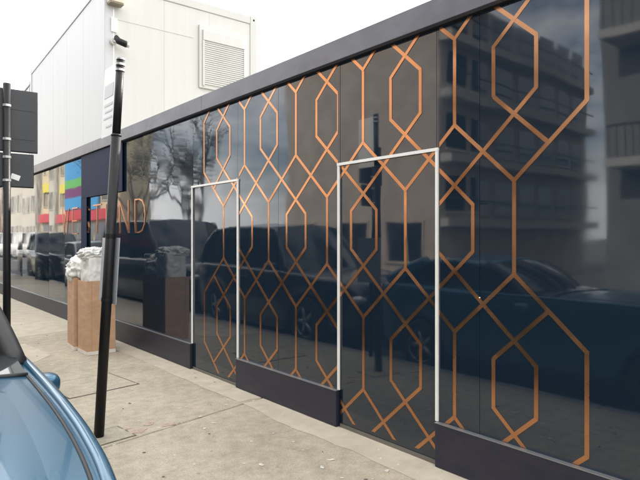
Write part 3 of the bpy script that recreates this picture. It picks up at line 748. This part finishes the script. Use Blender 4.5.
building('brown_building', 'plain brown brick office block across the street, mirrored in the hoarding', -21, -9.2, 11.45, 20.0, 10.4, M_BRN, 3, (.6,), 1.5, 1.6, M_BRN, .2, 0, .9)
gb = building('grey_building', 'dark grey brick building near the camera side of the street', -20, -9.2, -22, 6.0, 12, M_GREYB, 7, (.8, 4.0, 7.2), 1.8, 1.5, M_BRNF, .5, 0)
M_SLAB = mat('balcony_concrete', (.45, .43, .40), .8, var=.2, vscale=3)
M_RAIL = mat('balcony_rail', (.05, .05, .055), .5, metal=.5)
for z in (3.2, 6.4, 9.6):
    bl = obj('balcony', box(.01, 1.1, 14.0, 27.6, z, z + .22, .01), M_SLAB, gb)
    obj('balcony_rail', box(1.04, 1.08, 14.05, 27.55, z + 1.0, z + 1.06), M_RAIL, bl)
    b2 = bmesh.new()
    for k in range(70): bx(b2, 1.05, 1.07, 14.1 + k * .194, 14.12 + k * .194, z + .221, z + .999)
    obj('balusters', b2, M_RAIL, bl)["kind"] = 'stuff'
bb = bpy.data.objects['brown_building']
for z in (1.9, 4.1, 6.3, 8.3):
    obj('string_course', box(-11.6, -.05, -.45, -.003, z, z + .28), M_SLAB, bb)
    for k in range(7): 
        p_ = obj('window', box(-11.2 + k * 1.6, -10.0 + k * 1.6, -.02, .02, z + .55, z + 1.75), mat('window_glass', (.02, .024, .028), .05, spec=.6), bb)
        obj('frame', box(-11.25 + k * 1.6, -9.95 + k * 1.6, -.06, -.021, z + .46, z + .54), M_STONE, p_)
    obj('rail', box(-11.5, -.1, -.44, -.40, z + .9, z + .95), M_RAIL, bb)
cb = building('cream_building', 'cream rendered building with red shop fascia across the street', -11.4, -9.2, 40, 61, 11, M_CREAM, 6, (4.6, 7.9), 1.7, 1.2, M_STONE, .6, 0)
o = obj('red_fascia', box(.06, .35, .3, 20.7, 3.0, 3.85, .02), mat('fascia_red', (.55, .02, .03), .4), cb)
for k in range(5): obj('shop_window', box(-.01, .04, .6 + k * 3.9, 4.1 + k * 3.9, .5, 2.8), M_GLASS, cb)
bn = empty('wall_banner', (-9.2 + .16, 46.5, 0), 0, 'blue banner with green and purple bands on the cream building', 'banner')
for nm, z0, z1, col in (('blue_band', 6.6, 8.2, (.04, .30, .62)), ('green_band', 5.85, 6.595, (.12, .45, .10)), ('purple_band', 5.0, 5.845, (.16, .02, .13)), ('lower_blue_band', 3.95, 4.995, (.04, .30, .62))):
    obj(nm, box(0, .05, 0, 5.8, z0, z1), mat(nm, col, .5), bn)
yb_ = obj('wall_banner', box(0, .05, 0, 6.2, 6.0, 6.9), mat('banner_yellow', (.7, .6, .06), .5), loc=(-9.2 + .16, 53.6, 0)); tag(yb_, 'yellow strip banner beside the blue one on the cream building', 'banner')
building('terrace_house', 'pale stone terrace beyond the cream building', -20, -9.2, 63, 82, 12, mat('pale_stone', (.52, .49, .43), .8, var=.15, vscale=1), 6, (1, 4.6, 8), 1.9, 1.2, M_STONE)
building('terrace_house', 'red brick terrace at the far end of the street', -20, -9.2, 84, 120, 13, mat('red_brick', (.32, .17, .12), .85, var=.2, vscale=1), 9, (1, 4.6, 8), 1.9, 1.2, M_STONE)

# ------------------------------------------------------------------ street trees
M_BARK = mat('bark', (.10, .08, .06), .9, var=.3, vscale=12, bump=.4, bscale=30)
def leafmat(n, c): return mat(n, c, .6, var=.3, vscale=3)
def tree(loc, h, spread, seed, label, lm, nleaf):
    rnd = random.Random(seed); root = empty('street_tree', loc, 0, label, 'tree', 'trees across the street')
    b2 = bmesh.new(); tips = []
    def limb(p, d, l, r, depth):
        pts = [p]; q = p.copy(); dd = d.copy()
        for k in range(4):
            dd = (dd + Vector((rnd.uniform(-.2, .2), rnd.uniform(-.2, .2), rnd.uniform(-.05, .15)))).normalized(); q = q + dd * l / 4; pts.append(q.copy())
        tube(b2, pts, [r * (1 - .45 * k / 4) for k in range(5)], 7 if depth < 2 else 4, False)
        if depth >= 2: tips.extend(pts[1:])
        if depth < 4:
            for k in range(3 if depth else 5):
                a = rnd.random() * 6.283; sp = rnd.uniform(.45, .9)
                nd = (dd + Vector((math.cos(a) * sp * spread, math.sin(a) * sp * spread, rnd.uniform(-.1, .4)))).normalized()
                limb(pts[rnd.choice((2, 3, 4))] if depth else pts[rnd.choice((3, 4))], nd, l * rnd.uniform(.55, .75), r * .5, depth + 1)
    limb(Vector((0, 0, -.13)), Vector((0, 0, 1)), h * .42, h * .022, 0)
    obj('trunk', b2, M_BARK, root, True)
    verts, faces = [], []
    for k in range(nleaf):
        t = rnd.choice(tips); p = t + Vector((rnd.gauss(0, .22), rnd.gauss(0, .22), rnd.gauss(0, .22)))
        u = Vector((rnd.gauss(0, 1), rnd.gauss(0, 1), rnd.gauss(0, 1))).normalized(); v = u.orthogonal().normalized(); s = rnd.uniform(.04, .10)
        i = len(verts); verts += [p - u * s, p + v * s * .5, p + u * s, p - v * s * .5]; faces.append((i, i + 1, i + 2, i + 3))
    me = bpy.data.meshes.new('crown'); me.from_pydata([tuple(v) for v in verts], [], faces); me.materials.append(lm)
    o = bpy.data.objects.new('crown', me); C.objects.link(o); o.parent = root
LM = leafmat('leaf_grey_green', (.035, .042, .028)); LM2 = leafmat('leaf_green', (.035, .048, .024))
tree((-8.1, 27.5, 0), 9.5, .9, 4, 'nearer thinly leaved tree between the brown and cream buildings', LM, 700)
tree((-8.1, 34, 0), 9, 1.0, 8, 'farther thinly leaved tree beside the cream building', LM, 900)
tree((-13, 37, 0), 9.5, 1.0, 15, 'large dark tree set back behind the two street trees', LM2, 2200)
tree((-32, 9, 0), 6, .8, 23, 'tree in the side street beyond the grey building', LM2, 5000)
